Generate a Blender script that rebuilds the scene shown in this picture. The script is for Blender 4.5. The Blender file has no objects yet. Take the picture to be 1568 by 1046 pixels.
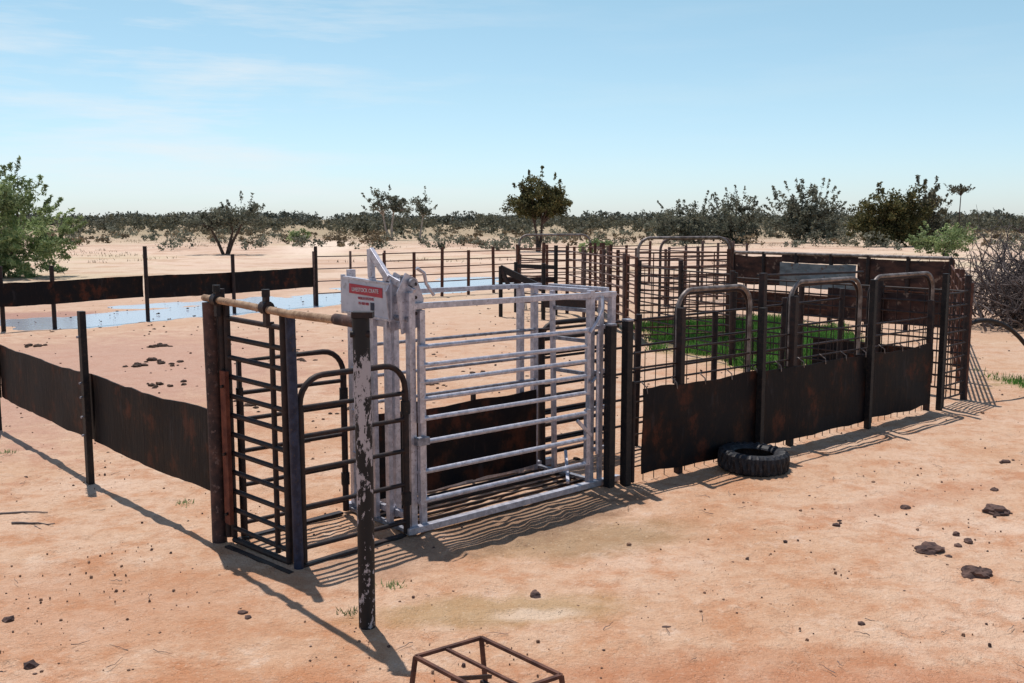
import bpy, bmesh, math, random
import numpy as np
from mathutils import Vector, Matrix, noise
random.seed(7); rng=np.random.default_rng(11)
scene=bpy.context.scene
# ------------------------------------------------------------------ materials
def new_mat(name):
    m=bpy.data.materials.new(name); m.use_nodes=True
    nt=m.node_tree; b=nt.nodes["Principled BSDF"]
    return m,nt,b
def N(nt,t,**k):
    n=nt.nodes.new(t)
    for a,v in k.items(): setattr(n,a,v)
    return n
def pos(nt):
    return N(nt,"ShaderNodeNewGeometry").outputs["Position"]
def noise_n(nt,vec,scale,detail=4,rough=.55,sc3=None,loc=None):
    if sc3:
        mp=N(nt,"ShaderNodeMapping"); mp.inputs["Scale"].default_value=sc3
        if loc: mp.inputs["Location"].default_value=loc
        nt.links.new(vec,mp.inputs["Vector"]); vec=mp.outputs[0]
    n=N(nt,"ShaderNodeTexNoise"); n.inputs["Scale"].default_value=scale
    n.inputs["Detail"].default_value=detail; n.inputs["Roughness"].default_value=rough
    nt.links.new(vec,n.inputs["Vector"]); return n.outputs["Fac"]
def ramp(nt,fac,stops):
    r=N(nt,"ShaderNodeValToRGB"); e=r.color_ramp.elements
    while len(e)<len(stops): e.new(.5)
    for i,(p,c) in enumerate(stops):
        e[i].position=p; e[i].color=(c[0],c[1],c[2],1) if hasattr(c,'__len__') else (c,c,c,1)
    nt.links.new(fac,r.inputs[0]); return r.outputs[0]
def mix(nt,fac,a,b,mode='MIX'):
    m=N(nt,"ShaderNodeMix",data_type='RGBA',blend_type=mode)
    for sock,v in ((m.inputs[0],fac),(m.inputs[6],a),(m.inputs[7],b)):
        if isinstance(v,bpy.types.NodeSocket): nt.links.new(v,sock)
        elif hasattr(v,'__len__'): sock.default_value=(v[0],v[1],v[2],1)
        else: sock.default_value=v
    return m.outputs[2]
def bump(nt,b,h,strength=.3,dist=.01):
    n=N(nt,"ShaderNodeBump"); n.inputs["Strength"].default_value=strength; n.inputs["Distance"].default_value=dist
    nt.links.new(h,n.inputs["Height"]); nt.links.new(n.outputs[0],b.inputs["Normal"])
def mottled(name,c1,c2,scale=14,rough=.7,metal=0.,lo=.4,hi=.62,sc3=None,bmp=.3,c3=None,spec=.3):
    m,nt,b=new_mat(name); p=pos(nt)
    f=noise_n(nt,p,scale,4,.62,sc3)
    col=ramp(nt,f,[(lo,c1),(hi,c2)])
    if c3:
        f2=noise_n(nt,p,scale*3.1,3,.6)
        col=mix(nt,ramp(nt,f2,[(.6,0),(.68,1)]),col,c3)
    nt.links.new(col,b.inputs["Base Color"]); b.inputs["Roughness"].default_value=rough
    b.inputs["Metallic"].default_value=metal; b.inputs["Specular IOR Level"].default_value=spec
    bump(nt,b,f,bmp,.004); return m
M={}
M['galv']=mottled('galvanised_steel',(.37,.36,.41),(.56,.54,.60),18,.42,.45,bmp=.15,spec=.5,c3=(.28,.24,.25))
M['galv_d']=mottled('galvanised_weathered',(.16,.16,.19),(.32,.32,.36),22,.5,.35,bmp=.15)
M['black']=mottled('tarred_steel',(.006,.006,.008),(.018,.014,.014),20,.6,0,c3=(.055,.03,.02))
M['dark']=mottled('dark_rusty_steel',(.012,.009,.011),(.036,.018,.015),16,.6)
M['rust']=mottled('rusty_pipe',(.06,.026,.020),(.13,.055,.036),12,.8)
M['rust_l']=mottled('rusty_pipe_dull',(.075,.045,.04),(.15,.10,.09),9,.7)
M['postrust']=mottled('rust_brown_post',(.035,.022,.022),(.10,.05,.04),9,.75,c3=(.15,.10,.09))
M['loop']=mottled('weathered_pipe',(.11,.085,.075),(.26,.22,.205),11,.5,.3)
M['redrust']=mottled('red_oxide_plate',(.09,.024,.015),(.17,.050,.028),9,.8)
M['gold']=mottled('sunworn_rust_pipe',(.22,.13,.075),(.38,.25,.16),16,.7,c3=(.13,.07,.05))
M['blue']=mottled('old_blue_paint',(.010,.014,.035),(.025,.034,.07),20,.5,c3=(.06,.04,.035))
M['peel']=mottled('peeling_black_paint',(.010,.010,.012),(.014,.013,.016),10,.6)
m=M['peel']; nt=m.node_tree; b=nt.nodes["Principled BSDF"]; p=pos(nt)
f=noise_n(nt,p,16,6,.72,(1,1,.5)); sz=N(nt,"ShaderNodeSeparateXYZ"); nt.links.new(p,sz.inputs[0])
zr=N(nt,"ShaderNodeMapRange"); zr.inputs[1].default_value=.2; zr.inputs[2].default_value=1.25; zr.inputs[3].default_value=-.03; zr.inputs[4].default_value=.06
nt.links.new(sz.outputs[2],zr.inputs[0]); ad=N(nt,"ShaderNodeMath",operation='ADD'); nt.links.new(f,ad.inputs[0]); nt.links.new(zr.outputs[0],ad.inputs[1])
zt=N(nt,"ShaderNodeMapRange"); zt.inputs[1].default_value=1.55; zt.inputs[2].default_value=1.7; zt.inputs[3].default_value=0; zt.inputs[4].default_value=.16
nt.links.new(sz.outputs[2],zt.inputs[0]); sb=N(nt,"ShaderNodeMath",operation='SUBTRACT'); nt.links.new(ad.outputs[0],sb.inputs[0]); nt.links.new(zt.outputs[0],sb.inputs[1])
nt.links.new(mix(nt,ramp(nt,sb.outputs[0],[(.555,0),(.58,1)]),(.012,.011,.013),(.40,.36,.38)),b.inputs["Base Color"])
M['sheet_w']=mottled('painted_sign_sheet',(.46,.46,.52),(.58,.57,.63),6,.45,.1,bmp=.05,c3=(.36,.34,.37))
M['signred']=mottled('sign_red',(.42,.03,.05),(.5,.05,.07),20,.5,bmp=.05)
M['signwhite']=mottled('sign_white',(.7,.7,.7),(.78,.76,.76),20,.5,bmp=.05)
M['bluesheet']=mottled('zinc_sheet',(.12,.14,.16),(.22,.24,.26),3,.5,.3,sc3=(1,1,3),c3=(.14,.08,.06))
M['brownsheet']=mottled('rusty_sheet',(.024,.013,.013),(.085,.038,.028),2.2,.85,sc3=(1,1,2.5),c3=(.20,.13,.10))
def belt_mat():
    m,nt,b=new_mat('conveyor_belt_rubber'); p=pos(nt)
    f=noise_n(nt,p,2.6,5,.68,(1,1,.9)); f2=noise_n(nt,p,26,4,.65,(1,1,.16)); f3=noise_n(nt,p,9,3,.6,(1,1,.3))
    a=ramp(nt,f,[(.46,(.004,.003,.005)),(.55,(.013,.006,.005)),(.66,(.072,.019,.009))])
    a=mix(nt,ramp(nt,f2,[(.60,0),(.78,.4)]),a,(.085,.038,.028))
    a=mix(nt,ramp(nt,f3,[(.62,0),(.72,.35)]),a,(.04,.035,.04))
    nt.links.new(a,b.inputs["Base Color"]); b.inputs["Roughness"].default_value=.62
    b.inputs["Specular IOR Level"].default_value=.18
    bump(nt,b,f2,.5,.008); return m
M['belt']=belt_mat()
M['tyre']=mottled('tyre_rubber',(.008,.008,.012),(.024,.024,.030),12,.6,c3=(.06,.045,.04))
M['stone']=mottled('rock_dark',(.05,.03,.028),(.13,.075,.06),16,.9,bmp=.8)
M['pebble']=mottled('pebble',(.14,.075,.05),(.30,.18,.12),5,.9)
M['dung']=mottled('dung',(.03,.018,.014),(.08,.045,.03),16,.95,bmp=.8)
M['deadwood']=mottled('dead_wood',(.07,.055,.055),(.17,.135,.125),6,.9)
M['bark']=mottled('bark',(.045,.03,.024),(.11,.075,.06),7,.9)
M['palebark']=mottled('pale_bark',(.28,.22,.19),(.45,.38,.33),5,.8)
def leaf_mat(name,c1,c2,c3,tr=.35):
    m,nt,b=new_mat(name)
    g=N(nt,"ShaderNodeNewGeometry")
    col=ramp(nt,g.outputs["Random Per Island"],[(0,c1),(.55,c2),(1,c3)])
    f=noise_n(nt,g.outputs["Position"],.8,1)
    col=mix(nt,1.0,col,ramp(nt,f,[(.35,.55),(.65,1.3)]),'MULTIPLY')
    b.inputs["Roughness"].default_value=.7; b.inputs["Specular IOR Level"].default_value=.2
    nt.links.new(col,b.inputs["Base Color"])
    if tr:
        t=N(nt,"ShaderNodeBsdfTranslucent"); nt.links.new(col,t.inputs[0])
        mx=N(nt,"ShaderNodeMixShader"); mx.inputs[0].default_value=tr
        nt.links.new(b.outputs[0],mx.inputs[1]); nt.links.new(t.outputs[0],mx.inputs[2])
        nt.links.new(mx.outputs[0],nt.nodes["Material Output"].inputs[0])
    return m
M['leaf_green']=leaf_mat('leaf_green',(.15,.21,.08),(.25,.32,.14),(.38,.43,.22))
M['leaf_olive']=leaf_mat('leaf_olive',(.05,.055,.022),(.10,.10,.04),(.20,.165,.07))
M['leaf_scrub']=leaf_mat('leaf_scrub',(.075,.075,.052),(.13,.125,.085),(.20,.175,.12),.25)
M['leaf_far_hazed']=leaf_mat('leaf_far_hazed',(.09,.10,.085),(.135,.14,.11),(.19,.18,.14),0)  # distance haze painted into the leaf colour, paler and greyer than near scrub
M['leaf_grey']=leaf_mat('leaf_grey',(.10,.11,.08),(.17,.175,.13),(.26,.25,.19))
M['leaf_brown']=leaf_mat('leaf_brown',(.13,.095,.06),(.21,.16,.10),(.31,.24,.15),.2)
M['grass']=leaf_mat('grass_green',(.04,.13,.02),(.09,.23,.04),(.20,.33,.08),.3)
# ------------------------------------------------------------------ geometry builder
UX,UY=.745,.667; NX,NY=-.667,.745; OX,OY=-.76,7.28
class B:
    def __init__(s): s.v=[];s.f=[];s.m=[];s.mats=[];s.sm=[]
    def mi(s,k):
        if k not in s.mats: s.mats.append(k)
        return s.mats.index(k)
    def add(s,vs,fs,k,smooth=False):
        o=len(s.v); s.v+= [tuple(v) for v in vs]; i=s.mi(k)
        for f in fs: s.f.append(tuple(a+o for a in f)); s.m.append(i); s.sm.append(smooth)
    def bar(s,p0,p1,w,h,k):
        p0=Vector(p0);p1=Vector(p1);d=(p1-p0).normalized()
        up=Vector((0,0,1))
        if abs(d.z)>.9: up=Vector((UX,UY,0))
        side=d.cross(up).normalized(); up=side.cross(d).normalized()
        a=side*w/2;b=up*h/2
        vs=[p0-a-b,p0+a-b,p0+a+b,p0-a+b,p1-a-b,p1+a-b,p1+a+b,p1-a+b]
        s.add(vs,[(0,3,2,1),(4,5,6,7),(0,1,5,4),(1,2,6,5),(2,3,7,6),(3,0,4,7)],k)
    def tube(s,pts,r,k,seg=8,cap=True):
        pts=[Vector(p) for p in pts]
        rs=r if hasattr(r,'__len__') else [r]*len(pts)
        vs=[];fs=[];n=len(pts);prev=None
        for i,p in enumerate(pts):
            d=((pts[min(i+1,n-1)]-pts[max(i-1,0)])).normalized()
            if prev is None: a=d.orthogonal().normalized()
            else: a=(prev-d*prev.dot(d)).normalized()
            prev=a;b=d.cross(a)
            for j in range(seg):
                t=2*math.pi*j/seg; vs.append(p+(a*math.cos(t)+b*math.sin(t))*rs[i])
        for i in range(n-1):
            for j in range(seg):
                j2=(j+1)%seg; fs.append((i*seg+j,i*seg+j2,(i+1)*seg+j2,(i+1)*seg+j))
        s.add(vs,fs,k,True)
        if cap: s.add(vs,[tuple(range(seg-1,-1,-1)),tuple(range((n-1)*seg,n*seg))],k)
    def build(s,name,parent=None,bevel=0):
        me=bpy.data.meshes.new(name); me.from_pydata(s.v,[],s.f)
        for k in s.mats: me.materials.append(M[k])
        me.polygons.foreach_set("material_index",s.m); me.polygons.foreach_set("use_smooth",s.sm)
        me.update(); ob=bpy.data.objects.new(name,me); scene.collection.objects.link(ob)
        if parent: ob.parent=parent
        if bevel:
            md=ob.modifiers.new("bevel",'BEVEL'); md.width=bevel; md.segments=2; md.limit_method='ANGLE'
        return ob
def empty(name):
    e=bpy.data.objects.new(name,None); scene.collection.objects.link(e); return e
def L(s,t,z=0): return Vector((OX+UX*s+NX*t, OY+UY*s+NY*t, z))
def P(x,y,z=0): return Vector((x,y,z))
def lerp(a,b,t): return a+(b-a)*t
def up(p,z): return Vector((p[0],p[1],z))
def arc_gate_path(p0,p1,z0,z1,r,left=True,right=True):
    d=(p1-p0);Ln=d.length;d/=Ln; pts=[up(p0,z0)]
    if left:
        for i in range(7):
            a=math.pi/2*i/6; q=p0+d*(r-r*math.cos(a)); pts.append(up(q,z1-r+r*math.sin(a)))
    else: pts.append(up(p0,z1))
    if right:
        for i in range(7):
            a=math.pi/2*i/6; q=p1-d*(r-r*math.sin(a)); pts.append(up(q,z1-r+r*math.cos(a)))
    else: pts.append(up(p1,z1))
    pts.append(up(p1,z0)); return pts
# ------------------------------------------------------------------ ground
def seg_d(px,py,a,b):
    ax,ay=a;bx,by=b; dx,dy=bx-ax,by-ay
    t=np.clip(((px-ax)*dx+(py-ay)*dy)/(dx*dx+dy*dy),0,1)
    return np.hypot(px-ax-t*dx,py-ay-t*dy)
def axis(lo,hi,steps,far):
    out=list(steps); d=steps[1]-steps[0]; x=lo; pre=[]
    while x>-far: d*=1.18; x-=d; pre.append(x)
    post=[];x=hi;d=steps[-1]-steps[-2]
    while x<far: d*=1.18; x+=d; post.append(x)
    return np.array(pre[::-1]+out+post)
xs=axis(-16,12,np.concatenate([np.arange(-16,-5,.11),np.arange(-5,6,.05),np.arange(6,12.01,.11)]),3500)
yst=np.concatenate([np.arange(3,11,.05),np.arange(11,46,.14)])
ys=axis(3,46,yst,3500)
XX,YY=np.meshgrid(xs,ys); fx=XX.ravel();fy=YY.ravel(); fz=np.zeros_like(fx)
near=np.where((np.abs(fx)<20)&(fy>-2)&(fy<60))[0]
rs=np.random.default_rng(5)
for i in near:
    x,y=fx[i],fy[i]
    fz[i]=.016*noise.noise((x*.9,y*.9,0))+.012*noise.noise((x*3.1,y*3.1,4))+.008*noise.noise((x*8,y*8,9))
for _ in range(520):   # hoof and boot scuffs
    y=3.6+9*rs.random(); x=rs.uniform(-.6,.6)*y; r=.04+.07*rs.random()
    d=np.hypot(fx-x,(fy-y)*(.7+.6*rs.random())); k=d<r*2.2
    fz[k]+=-.014*np.exp(-(d[k]/r)**2*1.6)+.008*np.exp(-((d[k]-r*1.3)/(r*.4))**2)
wseg=[((-15,22.9),(-9.8,23.3),1.5),((-9.6,24.2),(-6.2,28.8),2.0),((-10.2,27.4),(-7.5,30.0),1.3),((-6.0,29.8),(-2.3,35.5),1.9),((-4.5,34),(-1.2,39.5),2.0),((-2.4,33.3),(-.4,37.5),1.4)]
dep=np.zeros_like(fx); nn=np.zeros_like(fx)
for i in near: nn[i]=noise.noise((fx[i]*.45,fy[i]*.45,7))+.3*noise.noise((fx[i]*1.6,fy[i]*1.6,7))
for a,b_,r in wseg:
    d=seg_d(fx,fy,a,b_)+nn*1.1
    dep=np.maximum(dep,np.clip((r-d)/.9,0,1))
fz-=dep*.08
def np_mesh(me,v,q):
    me.vertices.add(len(v)); me.vertices.foreach_set("co",np.asarray(v,dtype=np.float32).ravel())
    me.loops.add(q.size); me.loops.foreach_set("vertex_index",q.ravel().astype(np.int32))
    me.polygons.add(len(q)); me.polygons.foreach_set("loop_start",np.arange(0,q.size,q.shape[1],dtype=np.int32))
    me.update(calc_edges=True); me.validate()
me=bpy.data.meshes.new('ground'); nx,ny=len(xs),len(ys)
idx=np.arange(nx*ny).reshape(ny,nx)
quads=np.stack([idx[:-1,:-1],idx[:-1,1:],idx[1:,1:],idx[1:,:-1]],-1).reshape(-1,4)
np_mesh(me,np.stack([fx,fy,fz],-1),quads)
me.polygons.foreach_set("use_smooth",[True]*len(me.polygons))
g=bpy.data.objects.new('ground',me); scene.collection.objects.link(g)
m,nt,b=new_mat('red_sand'); p=pos(nt)
f1=noise_n(nt,p,.42,4,.6); f2=noise_n(nt,p,2.6,6,.7); f3=noise_n(nt,p,45,3,.7); f4=noise_n(nt,p,.06,3,.55); f6=noise_n(nt,p,9,5,.72)
c=ramp(nt,f1,[(.36,(.51,.285,.17)),(.50,(.575,.365,.245)),(.66,(.62,.42,.305))])
c=mix(nt,ramp(nt,f2,[(.36,.8),(.52,0)]),c,(.47,.215,.11))
c=mix(nt,ramp(nt,f2,[(.58,0),(.70,.65)]),c,(.66,.49,.38))
c=mix(nt,ramp(nt,f6,[(.36,.4),(.48,0)]),c,(.40,.20,.115))
c=mix(nt,ramp(nt,f6,[(.56,0),(.68,.4)]),c,(.67,.50,.38))
sep=N(nt,"ShaderNodeSeparateXYZ"); nt.links.new(p,sep.inputs[0])
mr=N(nt,"ShaderNodeMapRange"); mr.inputs[1].default_value=9; mr.inputs[2].default_value=38; nt.links.new(sep.outputs[1],mr.inputs[0])
fc=ramp(nt,f4,[(.36,(.52,.35,.26)),(.5,(.62,.455,.35)),(.64,(.55,.43,.30))])
fc=mix(nt,ramp(nt,f1,[(.5,0),(.60,.6)]),fc,(.45,.275,.185))
c=mix(nt,mr.outputs[0],c,fc)
mr2=N(nt,"ShaderNodeMapRange"); mr2.inputs[1].default_value=80; mr2.inputs[2].default_value=150; nt.links.new(sep.outputs[1],mr2.inputs[0])
c=mix(nt,mr2.outputs[0],c,(.34,.26,.17))
def N_map(sock,a,b2):
    r=N(nt,"ShaderNodeMapRange"); r.inputs[1].default_value=b2; r.inputs[2].default_value=a
    r.inputs[3].default_value=1; r.inputs[4].default_value=0; nt.links.new(sock,r.inputs[0]); return r.outputs[0]
def blot(cx,cy,rx,ry,ang=0):
    mp=N(nt,"ShaderNodeMapping",vector_type='TEXTURE'); mp.inputs["Location"].default_value=(cx,cy,0)
    mp.inputs["Rotation"].default_value=(0,0,ang); mp.inputs["Scale"].default_value=(rx,ry,1)
    nt.links.new(p,mp.inputs[0]); ln=N(nt,"ShaderNodeVectorMath",operation='LENGTH'); nt.links.new(mp.outputs[0],ln.inputs[0])
    ad=N(nt,"ShaderNodeMath",operation='MULTIPLY_ADD'); nt.links.new(f2,ad.inputs[0]); ad.inputs[1].default_value=1.6
    nt.links.new(ln.outputs["Value"],ad.inputs[2]); return N_map(ad.outputs[0],1.9,1.35)
def blend(col,mk,color,amt):
    mt=N(nt,"ShaderNodeMath",operation='MULTIPLY'); nt.links.new(mk,mt.inputs[0]); mt.inputs[1].default_value=amt
    return mix(nt,mt.outputs[0],col,color)
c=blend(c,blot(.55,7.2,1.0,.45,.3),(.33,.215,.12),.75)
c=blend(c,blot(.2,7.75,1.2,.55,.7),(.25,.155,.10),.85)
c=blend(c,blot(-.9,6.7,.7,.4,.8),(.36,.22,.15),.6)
c=blend(c,blot(-.1,5.8,.9,.28,.1),(.38,.25,.125),.65)
c=blend(c,blot(.15,5.72,.3,.10,.1),(.66,.50,.38),.7)
c=blend(c,blot(2.4,4.7,2.8,.4,-.05),(.43,.175,.09),.7)
c=blend(c,blot(1.2,5.1,1.6,.18,.1),(.43,.19,.10),.5)
c=blend(c,blot(3.6,8.3,1.6,.25,.5),(.46,.22,.13),.4)
c=blend(c,blot(-2.6,5.9,1.5,1.0,0),(.46,.22,.12),.55)
c=blend(c,blot(-1.6,4.6,1.6,.5,0),(.46,.20,.10),.65)
c=blend(c,blot(-7.0,15,4.2,6.5,0),(.47,.28,.22),.7)
c=blend(c,blot(4.9,19.3,2.3,4.3,0),(.12,.16,.04),.8)
c=blend(c,blot(9.5,14.5,2.5,.8,.2),(.14,.19,.06),.8)
c=blend(c,blot(-12.0,24.6,4.6,1.0,.1),(.36,.19,.16),.7)
c=blend(c,blot(-17,88,3.5,30,.15),(.72,.57,.46),.8)
c=mix(nt,ramp(nt,f3,[(.60,0),(.72,.45)]),c,(.34,.17,.11))
c=mix(nt,ramp(nt,f3,[(.32,.3),(.42,0)]),c,(.70,.53,.41))
nt.links.new(c,b.inputs["Base Color"]); b.inputs["Roughness"].default_value=.95; b.inputs["Specular IOR Level"].default_value=.1
ad=N(nt,"ShaderNodeMath",operation='MULTIPLY_ADD'); nt.links.new(f3,ad.inputs[0]); ad.inputs[1].default_value=.4
nt.links.new(f6,ad.inputs[2])
bump(nt,b,ad.outputs[0],.95,.05)
g.data.materials.append(m)
m,nt,b=new_mat('shallow_water'); p=pos(nt)
b.inputs["Base Color"].default_value=(.34,.34,.40,1); b.inputs["Roughness"].default_value=.16
b.inputs["Specular IOR Level"].default_value=.9
bump(nt,b,noise_n(nt,p,5,4),.2,.02); M['water']=m
w=B(); w.add([(-18,17,-.032),(3,17,-.032),(3,46,-.032),(-18,46,-.032)],[(0,1,2,3)],'water'); w.build('water')
# ------------------------------------------------------------------ belts
def belt(o,p0,p1,z0,z1,th=.012,seedv=0,mat='belt'):
    n=max(6,int((p1-p0).length/.12)); k=5; d=(p1-p0).normalized(); nr=Vector((-d.y,d.x,0))
    vs=[];fs=[]
    for side in (0,1):
        for i in range(n+1):
            t=i/n; q=lerp(p0,p1,t)
            sag=.02*noise.noise((t*4+seedv,0,0))-.018*math.sin(math.pi*t)
            for j in range(k+1):
                z=z0+(z1-z0)*j/k+sag+.012*noise.noise((t*20,j*3,seedv))*(j in(0,k))
                off=.025*noise.noise((q.x*1.7,q.y*1.7,z*2+seedv))+(th if side else 0)
                w_=q+nr*off; vs.append((w_.x,w_.y,z))
    m_=(n+1)*(k+1)
    A=lambda s,i,j:s*m_+i*(k+1)+j
    for i in range(n):
        for j in range(k):
            fs.append((A(0,i,j),A(0,i+1,j),A(0,i+1,j+1),A(0,i,j+1)))
            fs.append((A(1,i,j),A(1,i,j+1),A(1,i+1,j+1),A(1,i+1,j)))
        fs.append((A(0,i,k),A(0,i+1,k),A(1,i+1,k),A(1,i,k)))
        fs.append((A(0,i,0),A(1,i,0),A(1,i+1,0),A(0,i+1,0)))
    for i in (0,n):
        for j in range(k): fs.append((A(0,i,j),A(0,i,j+1),A(1,i,j+1),A(1,i,j)))
    o.add(vs,fs,mat,False)
e=empty('belt_fence')
LP=[P(-2.2,7.1),P(-3.82,8.81),P(-5.82,11.04),P(-7.9,13.4),P(-10.1,15.8),P(-12.4,18.3)]
for i in range(len(LP)-1):
    o=B(); belt(o,LP[i],LP[i+1],.38,1.0 if i==0 else .99,seedv=i*3.3); o.build('belt_%d'%(i+1),e)
ht=[0,1.58,1.48,1.5,1.55,1.5]
for i in range(1,len(LP)):
    o=B(); q=LP[i]+Vector((-.05,-.045,0)); o.bar(q-Vector((0,0,.3)),up(q,ht[i]),.075,.055,'black')
    for z in (.45,.62,.8,.93,1.35): o.tube([up(q,z)+Vector((-.02,-.03,0)),up(q,z)+Vector((-.03,-.05,0))],.012,'galv_d',6)
    o.build('post_%d'%i,e,.004)
e=empty('belt_fence')
BP=[(-12.4,18.3,1.5),(-11.0,20.9,1.40),(-10.26,21.68,1.38),(-8.81,23.39,1.76),(-7.29,25.38,1.5),(-5.6,27.7,1.64)]
o=B(); belt(o,P(-12.4,18.9),P(-8.82,23.42),.55,1.06,seedv=2); belt(o,P(-8.79,23.46),P(-5.6,27.7),.50,1.05,seedv=5); o.build('belt',e)
for i,(x,y,h) in enumerate(BP):
    o=B(); o.tube([(x+.05,y+.07,-.2),(x+.05,y+.07,h)],.05,'dark',8); o.build('post_%d'%(i+1),e)
# ------------------------------------------------------------------ gate posts and top rail
A_=P(-2.2,7.1);F_=P(-.86,5.56);M_=P(-1.47,6.52)
o=B(); o.tube([(A_.x+.01,A_.y,-.3),(A_.x+.01,A_.y,.9),(A_.x,A_.y,1.80)],[.055,.053,.052],'postrust',14)
o.bar((A_.x+.115,A_.y-.09,.17),(A_.x+.115,A_.y-.09,1.31),.085,.03,'redrust')
o.tube([(A_.x+.09,A_.y-.02,.05),(A_.x+.09,A_.y-.02,1.9)],.03,'dark',8)
for z in (.25,.7,1.2): o.tube([(A_.x+.115,A_.y-.10,z),(A_.x+.10,A_.y-.13,z)],.012,'dark',6)
o.build('gate_post')
o=B(); o.tube([(F_.x,F_.y,-.3),(F_.x+.004,F_.y,.9),(F_.x-.003,F_.y,1.84)],.050,'peel',16)
o.bar((F_.x-.05,F_.y-.0,1.86),(F_.x+.07,F_.y-.0,1.86),.09,.035,'dark')
o.tube([(F_.x-.06,F_.y-.02,1.75),(F_.x+.05,F_.y-.02,1.75)],.02,'dark',8)
o.build('gate_post')
o=B(); o.tube([(M_.x,M_.y,-.2),(M_.x-.015,M_.y,1.78)],.034,'blue',12)
o.build('gate_post')
o=B()
h0=A_+Vector((-.05,.05,1.83));h1=F_+Vector((-.02,.03,1.81))
o.tube([h0,lerp(h0,h1,.3)+Vector((0,0,-.006)),lerp(h0,h1,.6)+Vector((0,0,-.016)),h1],.026,'gold',14)
d=(h1-h0).normalized()
o.tube([h1-d*.25,h1+d*.03],.034,'postrust',12)
for t,hh in ((.10,.10),(.46,.13)):
    q=lerp(h0,h1,t); o.tube([q-d*.035,q+d*.035],.045,'dark',12); o.bar(q-Vector((0,0,.12)),q+Vector((0,0,hh*.6)),.045,.03,'dark')
    o.tube([q+Vector((0,0,hh*.55)),q+Vector((0,0,hh*.55+.05))],.028,'black',8)
o.build('header_rail')
o=B(); a=P(-2.06,7.04);c2=P(-1.55,6.60)
o.tube([up(a,.06),up(a,1.80)],.024,'dark',8); o.tube([up(c2,.02),up(c2,1.76)],.028,'dark',8)
a2=lerp(a,c2,.80); o.tube([up(a2,.06),up(a2,1.70)],.020,'dark',8)
for i in range(12):
    z=.12+i*.142; o.tube([up(a,z+.01),up(c2,z-.015)],.019,'dark',8)
o.tube([up(a,.04),up(c2,.02)],.024,'dark',8)
o.build('slatted_gate')
def rgate(p0,p1,h,name,left,right):
    o=B(); o.tube(arc_gate_path(p0,p1,.03,h,.19,left,right),.022,'dark',10)
    for z in (.13,.42,.68,.92,1.12): o.tube([up(p0,z),up(p1,z-.01)],.017,'dark',8)
    o.tube([up(p0,.03),up(p0,h-.2)],.028,'dark',8); o.tube([up(p1,.03),up(p1,h-.2)],.026,'dark',8)
    for z in (.3,1.0): o.tube([up(p1,z-.05),up(p1,z+.05)],.035,'black',8)
    o.build(name)
rgate(P(-1.45,6.58),P(-.80,7.22),1.33,'race_gate',True,True)
rgate(P(-2.02,7.16),P(-1.36,7.80),1.36,'race_gate',False,True)
o=B(); o.bar((-1.48,6.52,.012),(-.82,7.22,.012),.06,.02,'dark'); o.bar((-2.05,7.12,.012),(-1.4,7.8,.012),.06,.02,'dark')
o.bar((-2.1,6.98,.005),(-1.5,6.42,.005),.04,.018,'dark'); o.build('ground_rail')
# ------------------------------------------------------------------ livestock crate
cr=empty('livestock_weigh_crate'); W=.8; LC=1.95
def part(name,fn,bev=.003,par=cr):
    o=B(); fn(o); return o.build(name,par,bev)
def f(o):
    for s,t,h in ((0,0,1.86),(0,W,2.0),(LC,0,1.78),(2.02,W,1.80),(2.22,0,1.74),(1.84,W,1.80)):
        o.bar(L(s,t,.0),L(s,t,h),.055,.055,'galv')
    for t,h in ((.26,1.95),(.45,1.95)): o.bar(L(-.03,t,.04),L(-.03,t,h),.05,.04,'galv')
    for s,t,h in ((.10,0,1.72),(.07,.30,1.7)): o.bar(L(s,t,.06),L(s,t,h),.04,.05,'galv')
part('uprights',f)
def f(o):
    o.bar(L(-.08,-.035,.045),L(2.3,-.035,.045),.06,.05,'galv'); o.bar(L(-.08,W+.035,.045),L(2.3,W+.035,.045),.07,.06,'galv')
    for s in (-.03,2.08): o.bar(L(s,.0,.03),L(s,W,.03),.05,.03,'galv_d')
    for i in range(7): o.bar(L(0,.08+i*.105,.018),L(2.1,.08+i*.105,.018),.02,.02,'dark')
part('base_frame',f)
def f(o):
    o.bar(L(.02,-.002,1.755),L(2.26,-.002,1.735),.045,.045,'galv'); o.bar(L(-.02,W,1.80),L(2.1,W,1.78),.04,.04,'galv')
    for s in (1.95,2.2): o.bar(L(s,.03,1.775),L(s,W-.02,1.775),.04,.035,'galv')
    o.bar(L(0,.0,1.80),L(0,W,1.80),.05,.06,'galv')
    o.bar(L(0,.0,1.60),L(0,W,1.60),.04,.05,'galv'); o.bar(L(.02,0,.12),L(.02,W,.12),.04,.05,'galv')
    o.bar(L(2.22,.0,1.70),L(2.0,W,1.68),.05,.05,'galv')
part('top_frame',f)
def side(o,t,zs,s0,s1,k,r=.021):
    for z in zs: o.tube([L(s0,t,z),L(s1,t,z-.012)],r,k,10)
def f(o):
    side(o,-.055,(1.45,1.31,1.18,1.05,.90),.03,1.88,'galv',.019)
    for s in (.05,1.86): o.bar(L(s,-.055,.87),L(s,-.055,1.46),.035,.045,'galv')
part('upper_side_gate',f)
def f(o):
    side(o,-.055,(.72,.49,.265),.02,1.88,'galv',.020)
    for s in (.05,1.86): o.bar(L(s,-.055,.24),L(s,-.055,.74),.04,.05,'galv')
    o.bar(L(1.72,-.07,.66),L(1.9,-.07,.50),.02,.03,'galv')
    o.bar(L(0,-.055,.73),L(.11,-.055,.73),.06,.06,'galv_d')
part('lower_side_gate',f)
def f(o): side(o,W-.03,(1.38,1.12,.90),.03,2.0,'galv_d',.015)
part('far_side_rails',f)
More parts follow.
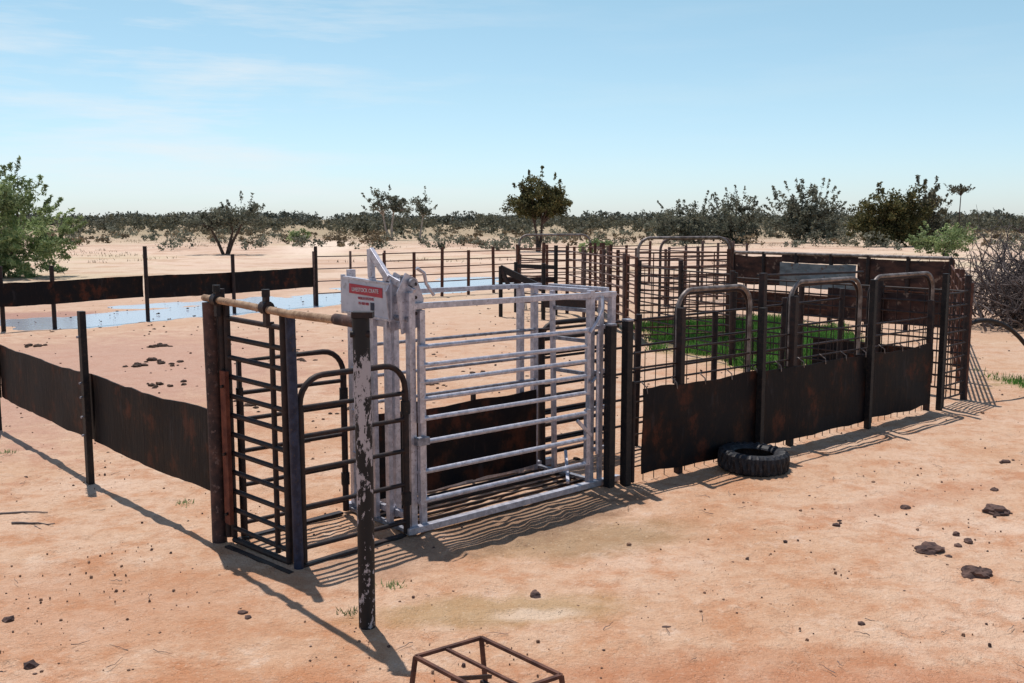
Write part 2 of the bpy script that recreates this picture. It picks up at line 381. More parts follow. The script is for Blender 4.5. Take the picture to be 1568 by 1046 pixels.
def f(o):
    belt(o,L(.04,W-.07),L(1.98,W-.07),.08,.80,seedv=14)
    for s in (.6,1.25): o.bar(L(s,W-.02,.05),L(s,W-.02,.85),.04,.03,'dark')
part('far_side_belt',f,0)
def f(o):
    for t in (.50,.60,.70): o.bar(L(-.01,t,.10),L(-.01,t,1.55),.03,.03,'galv')
    for z in (.15,.5,.85,1.2,1.5): o.bar(L(-.03,.45,z),L(-.03,.77,z),.025,.035,'galv')
part('sliding_gate',f)
def f(o):
    o.bar(L(-.06,.84,1.80),L(-.06,.15,1.775),.012,.27,'sheet_w')
    o.bar(L(-.05,.84,1.94),L(-.05,.15,1.915),.04,.02,'galv'); o.bar(L(-.05,.84,1.665),L(-.05,.15,1.64),.04,.02,'galv')
    o.bar(L(-.05,.84,1.65),L(-.05,.84,1.96),.03,.03,'galv')
part('sign_board',f,.002)
def f(o): o.bar(L(-.070,.72,1.858),L(-.070,.26,1.842),.004,.075,'signred')
part('sign_red_panel',f,0)
def txt(body,size,s,t,z,k):
    cu=bpy.data.curves.new('text','FONT'); cu.body=body; cu.size=size; cu.extrude=.0012; cu.align_x='CENTER'; cu.align_y='CENTER'
    cu.materials.append(M[k]); ob=bpy.data.objects.new('sign_text',cu); scene.collection.objects.link(ob); ob.parent=cr
    l=L(s,t,z); ob.matrix_world=Matrix(((-NX,0,-UX,l.x),(-NY,0,-UY,l.y),(0,1,0,l.z),(0,0,0,1)))
txt('LIVESTOCK CRATE',.044,-.0745,.49,1.850,'signwhite')
txt('WEIGH SYSTEMS',.030,-.069,.49,1.785,'signred')
txt('PH 000 000',.030,-.069,.52,1.745,'signred')
o=B(); o.bar(L(-.0685,.40,1.70),L(-.0685,.40,1.76),.05,.003,'blue'); o.build('sign_emblem',cr)
def f(o):
    o.bar(L(-.03,.46,1.95),L(-.03,.47,2.17),.05,.04,'galv')
    o.bar(L(-.03,.47,2.16),L(-.05,.20,1.95),.035,.06,'galv')
    o.bar(L(-.05,.22,1.97),L(.02,-.03,1.86),.03,.05,'galv')
    for t in (.02,.16):
        vs=[L(-.06,t,1.55),L(.10,t,1.60),L(.14,t,1.80),L(.08,t,1.95),L(-.02,t,2.0),L(-.10,t,1.86)]
        vs2=[v+Vector((NX,NY,0))*.012 for v in vs]; n=len(vs)
        o.add(vs+vs2,[tuple(range(n)),tuple(range(2*n-1,n-1,-1))]+[(i,(i+1)%n,(i+1)%n+n,i+n) for i in range(n)],'galv')
    o.tube([L(.02,-.02,1.93),L(.02,.22,1.93)],.03,'galv_d',12)
    o.tube([L(-.02,-.01,1.66),L(-.02,.2,1.66)],.022,'galv_d',12)
    o.tube([L(.05,-.02,2.04),L(.11,-.03,2.0),L(.13,-.03,1.92),L(.20,-.03,1.83)],.014,'galv',8)
    o.bar(L(-.02,.06,1.60),L(-.02,.06,1.98),.02,.04,'galv_d')
    for (t,z) in ((.0,1.7),(.0,1.82),(.0,1.92)): o.tube([L(.04,t,z),L(.04,t-.02,z)],.014,'dark',8)
part('latch_mechanism',f)
def f(o):
    o.tube([L(1.86,-.08,1.42),L(1.93,-.09,1.5),L(2.02,-.08,1.62),L(2.05,-.04,1.72)],.016,'galv',8)
    for z in (.35,.72,1.05,1.45): o.bar(L(1.95,-.01,z),L(2.22,-.01,z),.03,.035,'galv')
    o.bar(L(2.06,-.02,.06),L(2.06,-.02,1.72),.03,.045,'galv')
    for t in (.15,.62): o.bar(L(2.12,t,.05),L(2.08,t,1.74),.04,.04,'galv')
    for z in (1.0,1.3,1.58): o.bar(L(2.11,.15,z),L(2.09,.62,z),.025,.035,'galv_d')
    o.tube([L(1.95,-.09,.33),L(1.95,-.09,1.4)],.014,'galv',8)
    o.tube([L(2.0,-.07,1.05),L(1.86,-.10,.98)],.014,'galv_d',8)
    o.bar(L(1.78,.1,.06),L(2.2,.55,.2),.03,.03,'galv')
part('exit_gate',f)
# ------------------------------------------------------------------ race / yard fences on the right
for i,(x,y,h) in enumerate(((.87,8.56,1.47),(1.03,8.67,1.50))):
    o=B(); o.bar((x,y,-.2),(x,y,h),.075,.075,'black'); o.bar((x-.03,y-.02,h+.01),(x+.03,y+.02,h+.01),.09,.02,'galv_d'); o.build('steel_post',None,.005)
B0=P(1.17,8.74); B1=P(5.36,12.25); BD=(B1-B0).normalized()
def BF(d,z=0,off=0): 
    q=B0+BD*d; return Vector((q.x-BD.y*off,q.y+BD.x*off,z))
e=empty('belt_fence')
o=B(); belt(o,BF(0,0,-.03),BF(1.73,0,-.03),.09,.88,seedv=21); o.build('belt_1',e)
o=B(); belt(o,BF(1.74,0,-.03),BF(3.80,0,-.03),.09,.87,seedv=27); o.build('belt_2',e)
o=B(); belt(o,BF(3.81,0,-.03),BF(5.30,0,-.03),.10,.86,seedv=31); o.build('belt_3',e)
o=B()
for d_,h,k in ((.55,1.58,'dark'),(1.70,1.52,'black'),(1.80,1.86,'dark'),(2.36,1.60,'dark'),(3.77,1.72,'black'),(5.30,1.40,'dark'),(5.46,1.73,'black')):
    off=-.07 if k=='black' else .015
    o.bar(BF(d_,-.2,off),BF(d_,h,off),.065,.06,k)
o.tube([BF(1.8,1.83,.09),BF(3.8,1.80,.09)],.014,'dark',8)
o.build('posts',e,.004)
o=B()
for z in (.93,1.06,1.2): o.tube([BF(-.1,z,.05),BF(5.46,z-.02,.05)],.011,'dark',6)
for i in range(38): o.tube([BF(-.05+i*.147,.0,.05),BF(-.05+i*.147,1.22,.05)],.0045,'dark',5)
for z in (.15,.3,.45,.6,.75): o.tube([BF(-.12,z,.05),BF(.1,z,.05)],.008,'dark',5)
o.build('mesh_rails',e)
o=B()
for i in range(14): 
    d_=.05+i*.41
    if d_<5.25:
        q=BF(d_,.88,-.03); o.tube([q+Vector((0,0,-.05)),q+Vector((-.01,-.02,.01)),BF(d_,.93,.05)],.006,'loop',5)
o.build('wire_ties',e)
o=B(); o.tube([BF(-.08,.02,.02),BF(-.08,.95,.02)],.02,'dark',8); o.build('end_stay',e)
for (d0,d1) in ((.55,1.66),(2.36,3.72),(3.95,5.40)):
    o=B(); o.tube(arc_gate_path(BF(d0,0,.06),BF(d1,0,.06),.85,1.74,.2),.022,'loop' ,10)
    o.tube(arc_gate_path(BF(d0+.03,0,.11),BF(d1+.03,0,.11),.85,1.70,.2),.018,'dark',8)
    o.build('round_top_rail',e)
def panel(name,p0,p1,h,zs,k='rust_l',posts=2,r=.017,pr=.035,mesh=0,ph=None,pk=None):
    o=B(); Ln=(p1-p0).length
    for z in zs: 
        o.tube([up(p0,z),up(lerp(p0,p1,.5),z-.012*random.random()),up(p1,z+random.uniform(-.01,.01))],r,k,6)
    for i in range(posts):
        t=i/(posts-1) if posts>1 else 0; q=lerp(p0,p1,t)
        hh=(ph or h)+random.uniform(-.06,.12); o.tube([up(q,-.2),up(q+Vector((random.uniform(-.03,.03),0,0)),hh)],pr,pk or k,8)
    if mesh:
        n=int(Ln/mesh)
        for i in range(1,n): q=lerp(p0,p1,i/n); o.tube([up(q,zs[0]),up(q,zs[-1])],.008,k,5)
    return o.build(name)
C_=P(6.05,12.93)
zz=lambda a,b_,n:[a+(b_-a)*i/(n-1) for i in range(n)]
panel('mesh_fence_panel',P(5.50,12.38),C_,1.55,[.1+.17*i for i in range(9)],'dark',2,.013,.045,.15)
panel('mesh_fence_panel',C_,P(3.62,16.0),1.5,zz(.12,1.45,9),'dark',4,.014,.045,.2)
panel('pipe_fence',C_,P(9.13,20.4),1.5,zz(.15,1.45,7),'rust',6,.016,.045,.3)
o=B(); belt(o,P(5.85,13.3),P(4.75,14.7),.95,1.38,seedv=61,mat='brownsheet'); belt(o,P(5.8,13.35),P(4.6,14.85),.15,.62,seedv=65); o.build('hanging_belt')
panel('pipe_fence',L(2.15,.82),L(7.6,.82),1.4,zz(.25,1.35,5),'dark',5,.014,.035)
o=B(); p0=L(2.15,.86);p1=L(3.1,.86); o.tube(arc_gate_path(p0,p1,.05,1.4,.2),.026,'dark',8)
for z in zz(.12,1.25,9): o.tube([up(p0,z),up(p1,z)],.02,'dark',8)
o.build('slatted_gate')
def loopgate(p0,p1,h,zs,k='rust_l',name='arched_gate',mesh=.0,kl=None):
    o=B(); o.tube(arc_gate_path(p0,p1,.0,h,.25),.030,kl or k,10)
    for z in zs: o.tube([up(p0,z),up(p1,z)],.017,k,6)
    if mesh:
        n=int((p1-p0).length/mesh)
        for i in range(1,n): q=lerp(p0,p1,i/n); o.tube([up(q,zs[0]),up(q,zs[-1])],.012,k,5)
    o.build(name)
loopgate(P(.19,26.3),P(2.14,26.9),1.98,zz(.3,1.3,4),'rust_l',mesh=.6,kl='loop')
loopgate(P(2.44,19.0),P(4.31,19.5),2.04,zz(.15,1.75,12),'rust',mesh=.3,kl='loop')
loopgate(P(3.2,21.2),P(4.9,21.9),1.98,zz(.25,1.6,7),'rust',kl='rust_l')
panel('pipe_fence',P(2.14,26.9),P(2.44,19.0),1.72,zz(.2,1.65,9),'rust',7,.018,.04)
panel('pipe_fence',P(.19,26.3),P(1.41,25.0),1.7,zz(.2,1.6,7),'rust',3,.018,.045)
panel('pipe_fence',P(1.41,25.0),P(2.35,20.4),1.7,zz(.2,1.6,8),'rust_l',4,.016,.04)
panel('pipe_fence',P(4.31,19.5),P(5.63,25.0),1.7,zz(.2,1.6,7),'rust',5,.018,.045)
panel('mesh_fence_panel',P(2.44,19.0),P(3.62,16.0),1.6,zz(.15,1.5,9),'dark',3,.014,.045,.25)
panel('pipe_fence',P(5.63,25),P(2.14,30),1.6,zz(.2,1.55,7),'rust_l',6,.017,.04)
panel('pipe_fence',P(4.3,27),P(7.4,31),1.7,zz(.2,1.6,6),'rust_l',6,.017,.04)
panel('pipe_fence',P(-5.6,27.7),P(-3.8,29.3),1.45,zz(.3,1.35,4),'rust_l',3,.016,.035)
panel('pipe_fence',P(-3.8,29.3),P(.2,32.8),1.45,zz(.25,1.38,6),'rust',6,.017,.05)
panel('pipe_fence',P(.2,32.8),P(5.2,37.2),1.5,zz(.25,1.42,6),'rust',6,.018,.05)
panel('pipe_fence',P(.19,26.3),P(.2,32.8),1.5,zz(.25,1.42,5),'rust_l',4,.016,.04)
o=B()
q0=P(-.28,24.2);q1=P(.75,23.4)
for q,h in ((q0,1.25),(q1,1.35),(P(.1,25.4),1.3),(P(1.1,24.6),1.75)): o.tube([up(q,-.1),up(q,h)],.05,'black',8)
o.bar(up(q0,1.2),up(q1,.75),.05,.16,'black'); o.bar(up(q0,.9),up(P(1.1,24.6),.9),.04,.12,'dark')
o.bar(up(q0,1.25),P(-.05,24,.7),.05,.1,'dark'); o.bar(P(.1,25.4,1.2),P(1.1,24.6,1.2),.05,.1,'black')
o.bar(up(q1,.45),P(1.9,22.6,.45),.06,.3,'dark')
o.build('drafting_gate')
e=empty('sheet_iron_fence')
S0=P(5.63,25.0);S1=P(9.13,20.4)
o=B(); belt(o,S0,lerp(S0,S1,.26),.80,1.50,seedv=41,mat='brownsheet'); belt(o,lerp(S0,S1,.62),S1,.50,1.53,seedv=43,mat='brownsheet'); belt(o,lerp(S0,S1,.26),lerp(S0,S1,.62),1.38,1.56,seedv=45,mat='brownsheet')
belt(o,lerp(S0,S1,.0)+Vector((.05,.04,0)),lerp(S0,S1,1.)+Vector((.05,.04,0)),.12,.62,seedv=49,mat='brownsheet')
o.build('rusty_sheets',e)
o=B(); a=lerp(S0,S1,.26)+Vector((-.05,-.04,0));c2=lerp(S0,S1,.62)+Vector((-.05,-.04,0))
belt(o,a,c2,.80,1.37,seedv=47,mat='bluesheet'); o.build('zinc_sheet',e)
o=B()
for i in range(7): q=lerp(S0,S1,i/6); o.tube([up(q,-.2),up(q,1.6)],.05,'dark',8)
o.tube([up(S0,1.57),up(S1,1.59)],.04,'loop',8)
for z in (.3,.6,.85): o.tube([up(S0,z),up(S1,z)],.02,'rust',6)
o.build('frame',e)
# ------------------------------------------------------------------ tyre
def tyre():
    prof=[(.20,.02),(.235,.0),(.30,.0),(.322,.025),(.328,.06),(.328,.14),(.322,.175),(.30,.20),(.235,.20),(.20,.18),(.19,.165),(.21,.15),(.27,.165),(.30,.14),(.30,.06),(.27,.035),(.21,.05),(.19,.035)]
    seg=112; vs=[];fs=[];n=len(prof)
    for i in range(seg):
        a=2*math.pi*i/seg; lug=(i//2)%2
        for j,(r,z) in enumerate(prof):
            L_=lug if j>4 else 1-lug
            rr=r+(.020 if (L_ and r>.31) else 0); zz_=z+(.010 if (L_ and j in(6,7)) else 0)
            vs.append((rr*math.cos(a),rr*math.sin(a),zz_))
    for i in range(seg):
        i2=(i+1)%seg
        for j in range(n): j2=(j+1)%n; fs.append((i*n+j,i2*n+j,i2*n+j2,i*n+j2))
    o=B(); o.add(vs,fs,'tyre'); ob=o.build('tyre'); ob.location=(2.33,9.26,0.0); ob.rotation_euler=(.03,.02,.4); ob.scale=(.98,.98,.95)
tyre()
# ------------------------------------------------------------------ angle iron stand in the foreground
o=B(); c1,c2_,c3=P(-.45,4.35),P(-.15,4.56),P(.22,4.16); c4=c1+(c3-c2_); z=.375
for a,b_ in ((c1,c2_),(c2_,c3),(c3,c4),(c4,c1)): o.bar(up(a,z),up(b_,z),.018,.016,'rust')
o.bar(up(lerp(c1,c2_,.45),z-.003),up(lerp(c4,c3,.45),z-.003),.016,.013,'rust')
for q,dx,dy in ((c1,-.05,.0),(c2_,.03,.03),(c3,.05,.0),(c4,0,-.04)): o.bar((q.x+dx,q.y+dy,0),up(q,z),.018,.018,'rust')
o.bar(up(c2_,.15),up(c3,.15),.018,.018,'dark'); o.bar(up(c1,.15),up(c4,.15),.018,.018,'dark')
o.bar(up(lerp(c2_,c3,.12),.2),up(lerp(c1,c4,.5),z-.01),.018,.018,'dark')
o.build('steel_stand')
o=B(); pts=[]
for i in range(13):
    t=i/12; x=6.15+1.5*t; z=1.02-.95*t**1.6+.16*math.sin(math.pi*t); pts.append((x,13.05+.7*t,z))
o.tube(pts,.030,'black',8); o.tube([(6.0,12.95,1.02),(6.15,13.05,1.02)],.04,'dark',8); o.build('poly_pipe')
# ------------------------------------------------------------------ rocks etc
def rock(o,x,y,r,k,flat=.6):
    bm=bmesh.new(); bmesh.ops.create_icosphere(bm,subdivisions=3 if r>.06 else 2 if r>.03 else 1,radius=1)
    sd=random.random()*50; sx,sy=random.uniform(.8,1.3),random.uniform(.75,1.2)
    vs=[]
    for v in bm.verts:
        n=1+.45*noise.noise(v.co*1.5+Vector((sd,0,0)))+.25*noise.noise(v.co*3.5+Vector((0,sd,0)))
        c=v.co*n; vs.append((x+c.x*r*sx,y+c.y*r*sy,c.z*r*flat+r*flat*.3))
    fs=[tuple(v.index for v in f.verts) for f in bm.faces]; bm.free(); o.add(vs,fs,k)
for (x,y,r) in ((3.04,6.88,.075),(3.14,6.38,.08),(3.99,7.84,.075),(.15,6.03,.045),(-3.03,5.65,.035),(-2.6,5.03,.045),(.91,5.54,.025),(3.29,7.96,.035),(3.4,7.26,.032),(3.42,7.1,.035),(3.30,7.0,.028),(2.09,5.6,.022),(2.56,7.49,.03),(2.62,7.6,.022),(2.05,7.1,.018),(4.3,8.5,.035),(4.9,9.5,.045),(-1.65,5.75,.03),(-1.6,5.68,.025)):
    o=B(); rock(o,x,y,r,'stone',.6)
    if r>.04:
        for _ in range(5): rock(o,x+random.uniform(-.14,.14),y+random.uniform(-.14,.14),r*random.uniform(.15,.35),'stone')
    o.build('rock')
o=B()
for (x,y,r) in ((-6.1,16.5,.15),(-6.18,15.85,.13),(-6.77,18.5,.12),(-4.89,14.1,.10),(-2.24,10.3,.08),(-5.2,14.0,.09),(-5.6,16.2,.1),(-3.3,12.5,.1),(-2.0,12.2,.09),(-1.7,11.6,.08),(-9,18.4,.11),(-3.6,16.5,.1),(-1.2,14.0,.1),(-.6,15.2,.09),(.3,14.2,.09),(-2.6,17.5,.1)):
    for _ in range(5): rock(o,x+random.gauss(0,r*1.1),y+random.gauss(0,r*1.1),r*random.uniform(.25,.65),'dung',.45)
for _ in range(170):
    x=random.uniform(-11,2.5);y=random.uniform(9.5,30)
    rock(o,x,y,random.uniform(.012,.04),'dung',.45)
o.build('dung')
def cheap(o,x,y,r,k):
    vs=[];a0=random.random()*6
    for i in range(5): a=a0+i*1.2566; q=r*random.uniform(.7,1.3); vs.append((x+q*math.cos(a),y+q*math.sin(a),-.008))
    for i in range(5): a=a0+.3+i*1.2566; q=r*random.uniform(.5,.9); vs.append((x+q*math.cos(a),y+q*math.sin(a),r*random.uniform(.4,.8)))
    vs.append((x,y,r*.85))
    fs=[(i,(i+1)%5,(i+1)%5+5,i+5) for i in range(5)]+[(i+5,(i+1)%5+5,10) for i in range(5)]
    o.add(vs,fs,k)
o=B()
for _ in range(3200):
    y=3.6+8.5*random.random()**1.1; x=random.uniform(-.62,.62)*y*1.05
    if noise.noise((x*.5,y*.5,1))<-.05 and random.random()<.7: continue
    r=.003+.011*random.random()**3+(.010 if random.random()<.025 else 0)
    cheap(o,x,y,r,random.choice(('pebble','pebble','pebble','stone')))
for _ in range(800):
    y=random.uniform(11,34); x=random.uniform(-.65,.65)*y; cheap(o,x,y,random.uniform(.008,.026),random.choice(('pebble','stone')))
o.build('pebbles')
o=B()
def twig(x,y,l,a,r=.006):
    pts=[];aa=a
    for i in range(6):
        pts.append((x,y,.008+.015*random.random())); aa+=random.uniform(-.25,.25); x+=l/5*math.cos(aa); y+=l/5*math.sin(aa)
    o.tube(pts,[r*(1-.6*i/5) for i in range(6)],'deadwood',5)
twig(-4.3,7.75,.5,-.1,.012);twig(-3.95,7.5,.35,.1,.012);twig(-3.75,7.45,.2,-.8)
for _ in range(90):
    y=random.uniform(4.5,10); twig(random.uniform(-.6,.6)*y,y,random.uniform(.04,.16),random.random()*6,random.uniform(.0015,.003))
o.build('twigs')
# ------------------------------------------------------------------ foliage
def leaves(centers,radii,n,size,flatz=1.,elong=1.6):
    c=np.repeat(np.asarray(centers,float),n,axis=0); r=np.repeat(np.asarray(radii,float),n)
    g_=rng.normal(size=(len(c),3)); g_/=np.linalg.norm(g_,axis=1)[:,None]
    g_*= (rng.random(len(c))**.6)[:,None]*r[:,None]*1.15; g_[:,2]*=flatz
    p=c+g_
    a=rng.normal(size=(len(c),3)); a/=np.linalg.norm(a,axis=1)[:,None]
    b_=rng.normal(size=(len(c),3)); b_-=a*(a*b_).sum(1)[:,None]; b_/=np.linalg.norm(b_,axis=1)[:,None]
    s=size*rng.uniform(.5,1.2,len(c))[:,None]
    a=a*s*elong*.5; b_=b_*s*.5
    return np.stack([p-a,p-b_,p+a,p+b_],1).reshape(-1,3)
def leaf_obj(name,v,mats,parent=None):
    v=v.copy(); v[:,2]=np.maximum(v[:,2],-.02)
    me=bpy.data.meshes.new(name); q=np.arange(len(v)).reshape(-1,4)
    np_mesh(me,v,q); me.materials.append(M[mats]); ob=bpy.data.objects.new(name,me); scene.collection.objects.link(ob)
    if parent: ob.parent=parent
    return ob
def crown_pts(ells,n,surf=.55):
    out=[]; wt=np.array([a[3]*a[4]*a[5] for a in ells])**.7; wt/=wt.sum()
    for _ in range(n):
        c=ells[rng.choice(len(ells),p=wt)]
        d=rng.normal(size=3); d/=np.linalg.norm(d); k=(surf+(1.05-surf)*rng.random())
        out.append((c[0]+d[0]*k*c[3],c[1]+d[1]*k*c[4],max(.15,c[2]+d[2]*k*c[5])))
    return out
def tree(name,x,y,forks,ells,ncl,per,crad,lsize,leaf,bark='bark',tr=.15,flat=.8,surf=.4,elong=1.6,wisps=0):
    e=empty(name); el=[(x+a[0],y+a[1],a[2],a[3],a[4],a[5]) for a in ells]
    cl=crown_pts(el,ncl,surf); o=B()
    tops=[]
    for dx,dy,hz in forks:
        top=Vector((x+dx,y+dy,hz)); base=Vector((x+dx*.12,y+dy*.12,-.1))
        mid=lerp(base,top,.5)+Vector((random.uniform(-.12,.12)*hz*.5,0,0))
        o.tube([base,mid,top],[tr,tr*.75,tr*.55],bark,8); tops.append(top)
    for c in cl[::max(1,len(cl)//26)]:
        c=Vector(c); t=min(tops,key=lambda q:(q-c).length); m_=lerp(t,c,.5)+Vector((random.uniform(-.2,.2),random.uniform(-.2,.2),.15))
        o.tube([t,m_,c],[tr*.45,tr*.28,tr*.1],bark,5)
    W_=[];wr=[]
    for c in crown_pts(el,wisps,.95):
        c=Vector(c); t=min(tops,key=lambda q:(q-c).length); d=(c-t).normalized()+Vector((0,0,.35)); ln=random.uniform(.3,.9)*crad*1.6
        o.tube([c,c+d*ln],[tr*.1,tr*.03],bark,4)
        for k in (.3,.6,.9,1.1): W_.append(tuple(c+d*ln*k)); wr.append(crad*.3*(1.2-.5*k))
    o.build('trunk',e)
    v=leaves(cl,rng.uniform(.5,1.3,len(cl))*crad,per,lsize,flat,elong)
    if W_: v=np.concatenate([v,leaves(W_,wr,max(6,per//9),lsize,1.,elong)])
    leaf_obj('crown',v,leaf,e)
tree('acacia_tree',-21.3,40.6,[(-.6,0,1.5),(.7,.3,1.4),(.1,-.3,1.7)],[(-.5,0,3.1,2.5,2.4,1.4),(1.2,.3,1.9,1.9,1.5,1.2),(-1.5,0,3.7,1.6,1.6,1.1),(.6,0,1.0,2.2,1.5,.9),(.9,0,.5,1.6,1.2,.4)],190,110,.38,.068,'leaf_green',tr=.09,surf=.45,elong=3.4,wisps=150)
tree('acacia_tree',-19.5,66.9,[(-.9,0,1.7),(.5,.2,1.6),(1.1,0,1.9)],[(-1.2,0,2.35,1.5,1.3,.7),(1.2,0,2.6,1.5,1.3,.8),(.1,0,2.5,1.2,1.2,.6)],60,90,.5,.10,'leaf_grey',tr=.13,surf=.3,elong=2,wisps=30)
tree('gum_tree',-13.7,112,[(-.9,0,2.8),(.3,0,3.2)],[(-.9,0,4.3,2.4,1.6,1.3),(1.0,0,3.8,1.2,1.,.9)],34,70,.55,.17,'leaf_grey','palebark',tr=.16,surf=.5,wisps=14)
tree('gum_tree',-10.6,112,[(.5,0,2.6)],[(.4,0,3.8,1.3,1.2,1.2)],14,60,.5,.17,'leaf_grey','palebark',tr=.12,surf=.5,wisps=8)
tree('mulga_tree',1.95,73.7,[(-.25,0,2.0),(.3,.1,2.0)],[(.1,0,4.3,1.9,1.6,1.15),(-1.1,0,3.5,1.5,1.4,.75),(1.2,0,3.6,1.3,1.4,.8),(.1,0,3.1,2.0,1.5,.6)],150,110,.42,.12,'leaf_olive',tr=.14,surf=.4,wisps=12)
tree('mulga_tree',17.4,98,[(-.5,0,1.2),(.5,0,1.3)],[(-1.6,0,1.9,2.4,1.8,1.6),(1.2,0,2.1,2.2,1.8,1.9),(0,0,1.0,3.2,1.6,.9)],90,70,.6,.17,'leaf_grey',tr=.12,surf=.3,wisps=60)
tree('mulga_tree',22.2,98,[(-.5,0,1.2),(.5,0,1.3)],[(0,0,2.5,2.3,1.8,2.1),(0,0,1.1,2.8,1.6,.9)],80,70,.6,.17,'leaf_grey',tr=.12,surf=.4,wisps=60)
tree('mulga_tree',29.6,100,[(-.8,0,1.6),(.6,0,1.8),(0,0,2.0)],[(-.8,0,3.2,2.6,1.8,2.1),(1.4,0,3.2,2.2,1.8,2.2),(0,0,1.4,3.4,1.8,1.2)],110,65,.6,.15,'leaf_grey',tr=.15,surf=.3,elong=2.4,wisps=110)
tree('mulga_tree',32.6,86,[(-.5,0,1.6),(.6,0,1.7)],[(-.9,0,2.5,2.4,1.8,2.0),(1.6,0,3.1,2.2,1.6,1.9),(0,0,1.2,3.2,1.6,1.1)],140,100,.6,.16,'leaf_olive',tr=.16,surf=.3,wisps=25)
tree('mulga_tree',36.5,88,[(-.5,0,1.6),(.6,0,1.7)],[(0,0,3.0,2.2,1.8,2.2),(0,0,1.3,2.8,1.6,1.1)],90,90,.6,.16,'leaf_scrub',tr=.14,surf=.3,wisps=50)
tree('umbrella_tree',68,150,[(.0,0,5.9)],[(-.3,0,6.8,1.9,1.4,.45)],14,50,.5,.18,'leaf_scrub','bark',tr=.12,surf=.4,wisps=10)
tree('desert_bush',26.7,61,[(.2,0,.6)],[(0,0,1.0,1.7,1.2,.75)],40,90,.4,.10,'leaf_green',tr=.06,wisps=30)
tree('desert_bush',-19.9,92.6,[(.2,0,.5)],[(0,0,.8,1.0,1.0,.55)],20,70,.35,.13,'leaf_green',tr=.05)
tree('desert_bush',-11.5,80,[(.2,0,.5)],[(0,0,.9,1.1,1.0,.6)],14,50,.35,.13,'leaf_brown',tr=.05)
tree('desert_bush',5.6,66,[(.2,0,.4)],[(0,0,.55,1.2,1.0,.4)],20,60,.3,.12,'leaf_green',tr=.05)
# dead brush heap
o=B()
for _ in range(620):
    bx=12.0+random.gauss(0,.85); by=22.0+random.gauss(0,.9); a=random.random()*6.28; l=random.uniform(.5,1.6); el=random.uniform(.0,1.25)
    z=random.uniform(0,1.7)*max(0,1-abs(bx-12.2)/2.6); pts=[]
    dv=Vector((math.cos(a)*math.cos(el),math.sin(a)*math.cos(el),math.sin(el)))
    q=Vector((bx,by,z))
    for i in range(6):
        pts.append(q.copy()); q=q+dv*l/5; dv=(dv+Vector((random.uniform(-.3,.3),random.uniform(-.3,.3),random.uniform(-.35,.2)))).normalized()
        if q.z<.02: q.z=.02
    r=random.uniform(.010,.034); o.tube(pts,[r*(1-.75*i/5) for i in range(6)],'deadwood',5)
    for _k in range(6):
        i=random.randint(1,5); s_=pts[i]; d2=Vector((random.gauss(0,1),random.gauss(0,1),random.gauss(.3,1))).normalized()*random.uniform(.2,.6)
        o.tube([s_,s_+d2*.5+Vector((0,0,.04)),s_+d2],[max(.006,r*.4),.006,.003],'deadwood',4)
o.build('dead_brush_pile')
cl=[];rd=[]
def shrub(x,y,h,w):
    n=int(7+w*1.3)
    for _ in range(n):
        cl.append((x+rng.normal()*w*.3,y+rng.normal()*w*.3,h*(.15+.65*rng.random()))); rd.append(.15*h+.10*w)
for _ in range(400):
    y=150+210*rng.random(); x=rng.uniform(-.62,.62)*y; h=(1.6+2.4*rng.random()**2)*(.75+y/650)
    shrub(x,y,h,2+3.5*rng.random())
for _ in range(400):
    y=360+240*rng.random(); x=rng.uniform(-.62,.62)*y; shrub(x,y,3.2+3.8*rng.random()**2.5,5+6*rng.random())
cl=np.array(cl);rd=np.array(rd)
fr=cl[:,1]>355
sc=empty('distant_scrub')
leaf_obj('scrub_belt',leaves(cl[~fr],rd[~fr],20,.36,.8),'leaf_scrub',sc)
leaf_obj('scrub_horizon',leaves(cl[fr],rd[fr],16,.85,.8),'leaf_far_hazed',sc)
cl=[];rd=[]
for _ in range(150):
    y=72+85*rng.random(); x=rng.uniform(-.62,.62)*y
    if abs(x/y+.17)<.02: continue
    shrub(x,y,.6+1.2*rng.random()**2,1+1.4*rng.random())
leaf_obj('low_scrub',leaves(np.array(cl),np.array(rd),18,.16,.8),'leaf_grey')
cl=[];rd=[]
for _ in range(200):
    y=85+90*rng.random(); x=rng.uniform(-.62,.62)*y; shrub(x,y,.5+.9*rng.random()**2,1+1.2*rng.random())
leaf_obj('dry_scrub',leaves(np.array(cl),np.array(rd),16,.17,.8),'leaf_brown')
def blades(name,pts,h,w,mat,per=7,spread=.06):
    pts=np.repeat(np.asarray(pts,float),per,axis=0); n=len(pts)
    p=pts.copy(); p[:,0]+=rng.normal(size=n)*spread; p[:,1]+=rng.normal(size=n)*spread
    a=rng.random(n)*6.28; d=np.stack([np.cos(a),np.sin(a),np.zeros(n)],1)
    lean=rng.normal(size=(n,3))*.35; lean[:,2]=1; hh=h*rng.uniform(.5,1.2,n)[:,None]
    top=p+lean*hh; v=np.stack([p-d*w,p+d*w,top+d*w*.2,top-d*w*.2],1).reshape(-1,3)
    leaf_obj(name,v,mat)
pts=[]
while len(pts)<4200:
    x=rng.uniform(2.2,8);y=rng.uniform(14.8,25)
    k=((x-4.9)/2.3)**2+((y-19.4)/4.2)**2+.9*noise.noise((x*1.1,y*1.1,2))
    if k<.85: pts.append((x,y,0))
blades('green_grass',pts,.16,.010,'grass',7,.05)
pts=[(7.2+rng.random()*5,14.2+rng.normal()*.4,0) for _ in range(700)]
blades('green_grass',pts,.07,.007,'grass',6,.06)
pts=[]
for _ in range(3000):
    y=52+110*rng.random()**.7; x=rng.uniform(-.62,.62)*y
    if noise.noise((x*.05,y*.05,3))>.02: pts.append((x,y,0))
blades('dry_grass',pts,.16,.02,'leaf_brown',7,.3)
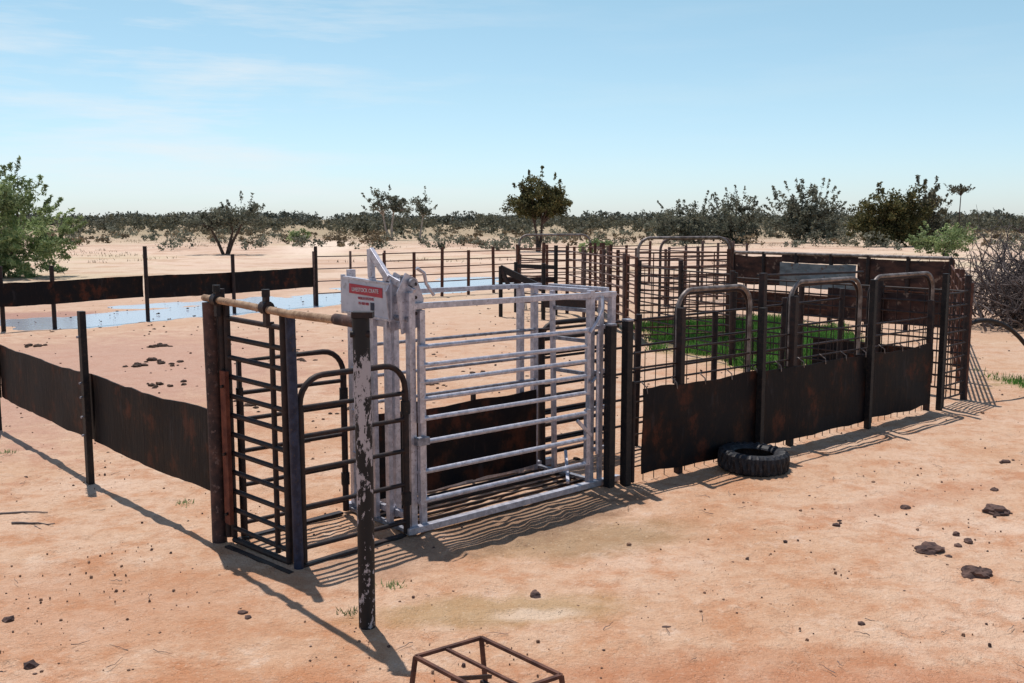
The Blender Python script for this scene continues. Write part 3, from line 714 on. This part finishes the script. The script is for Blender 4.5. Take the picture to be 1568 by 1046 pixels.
for (x,y) in ((-2.79,8.08),(-.79,6.21),(-1.0,5.75),(-5.2,9.9)):
    blades('weed_tuft',[(x,y,0)]*3,.035,.005,'leaf_green',14,.04)
# ------------------------------------------------------------------ sky, sun, camera
w=bpy.data.worlds.new("World"); scene.world=w; w.use_nodes=True; nt=w.node_tree; bg=nt.nodes["Background"]
sk=N(nt,"ShaderNodeTexSky",sky_type='NISHITA'); sk.sun_disc=False; sk.sun_elevation=math.radians(70); sk.sun_rotation=math.radians(-25)
sk.air_density=1.0; sk.dust_density=.3; sk.ozone_density=2.0; sk.altitude=300
tc=N(nt,"ShaderNodeTexCoord")
f=noise_n(nt,tc.outputs["Generated"],3.2,6,.62,(1,1,9),(2.3,.4,.3)); f2=noise_n(nt,tc.outputs["Generated"],1.5,3,.5,(1,1,2))
sep=N(nt,"ShaderNodeSeparateXYZ"); nt.links.new(tc.outputs["Generated"],sep.inputs[0])
west=N(nt,"ShaderNodeMapRange"); west.inputs[1].default_value=.05; west.inputs[2].default_value=-.25; nt.links.new(sep.outputs[0],west.inputs[0])
mk=mix(nt,1.0,ramp(nt,f,[(.46,0),(.70,.75)]),ramp(nt,f2,[(.38,.2),(.6,1)]),'MULTIPLY')
mk=mix(nt,1.0,mk,ramp(nt,west.outputs[0],[(0,.12),(1,1)]),'MULTIPLY')
tint=mix(nt,1.0,sk.outputs[0],ramp(nt,sep.outputs[2],[(0,(.86,.99,1.32)),(.05,(.98,1.09,1.25)),(.12,(1.10,1.18,1.14)),(.25,(1.22,1.32,1.10)),(1,(1,1,1))]),'MULTIPLY')
col=mix(nt,mk,tint,(7.5,7.8,8.0))
nt.links.new(col,bg.inputs[0]); bg.inputs[1].default_value=.115
sl=bpy.data.lights.new('sun','SUN'); sl.energy=4.6; sl.angle=math.radians(.5); sl.color=(1,.96,.90)
so=bpy.data.objects.new('sun',sl); scene.collection.objects.link(so)
sd=Vector((-.26,.56,1.8)).normalized(); so.rotation_euler=sd.to_track_quat('Z','Y').to_euler()
cd=bpy.data.cameras.new('camera'); co=bpy.data.objects.new('camera',cd); scene.collection.objects.link(co)
cd.lens=36*1500/1568; cd.sensor_width=36; cd.clip_end=8000; cd.clip_start=.05
co.location=(0,0,2.4); co.rotation_euler=(math.radians(90-7.12),0,0); scene.camera=co
scene.view_settings.view_transform='Standard'; scene.view_settings.look='None'; scene.view_settings.exposure=0
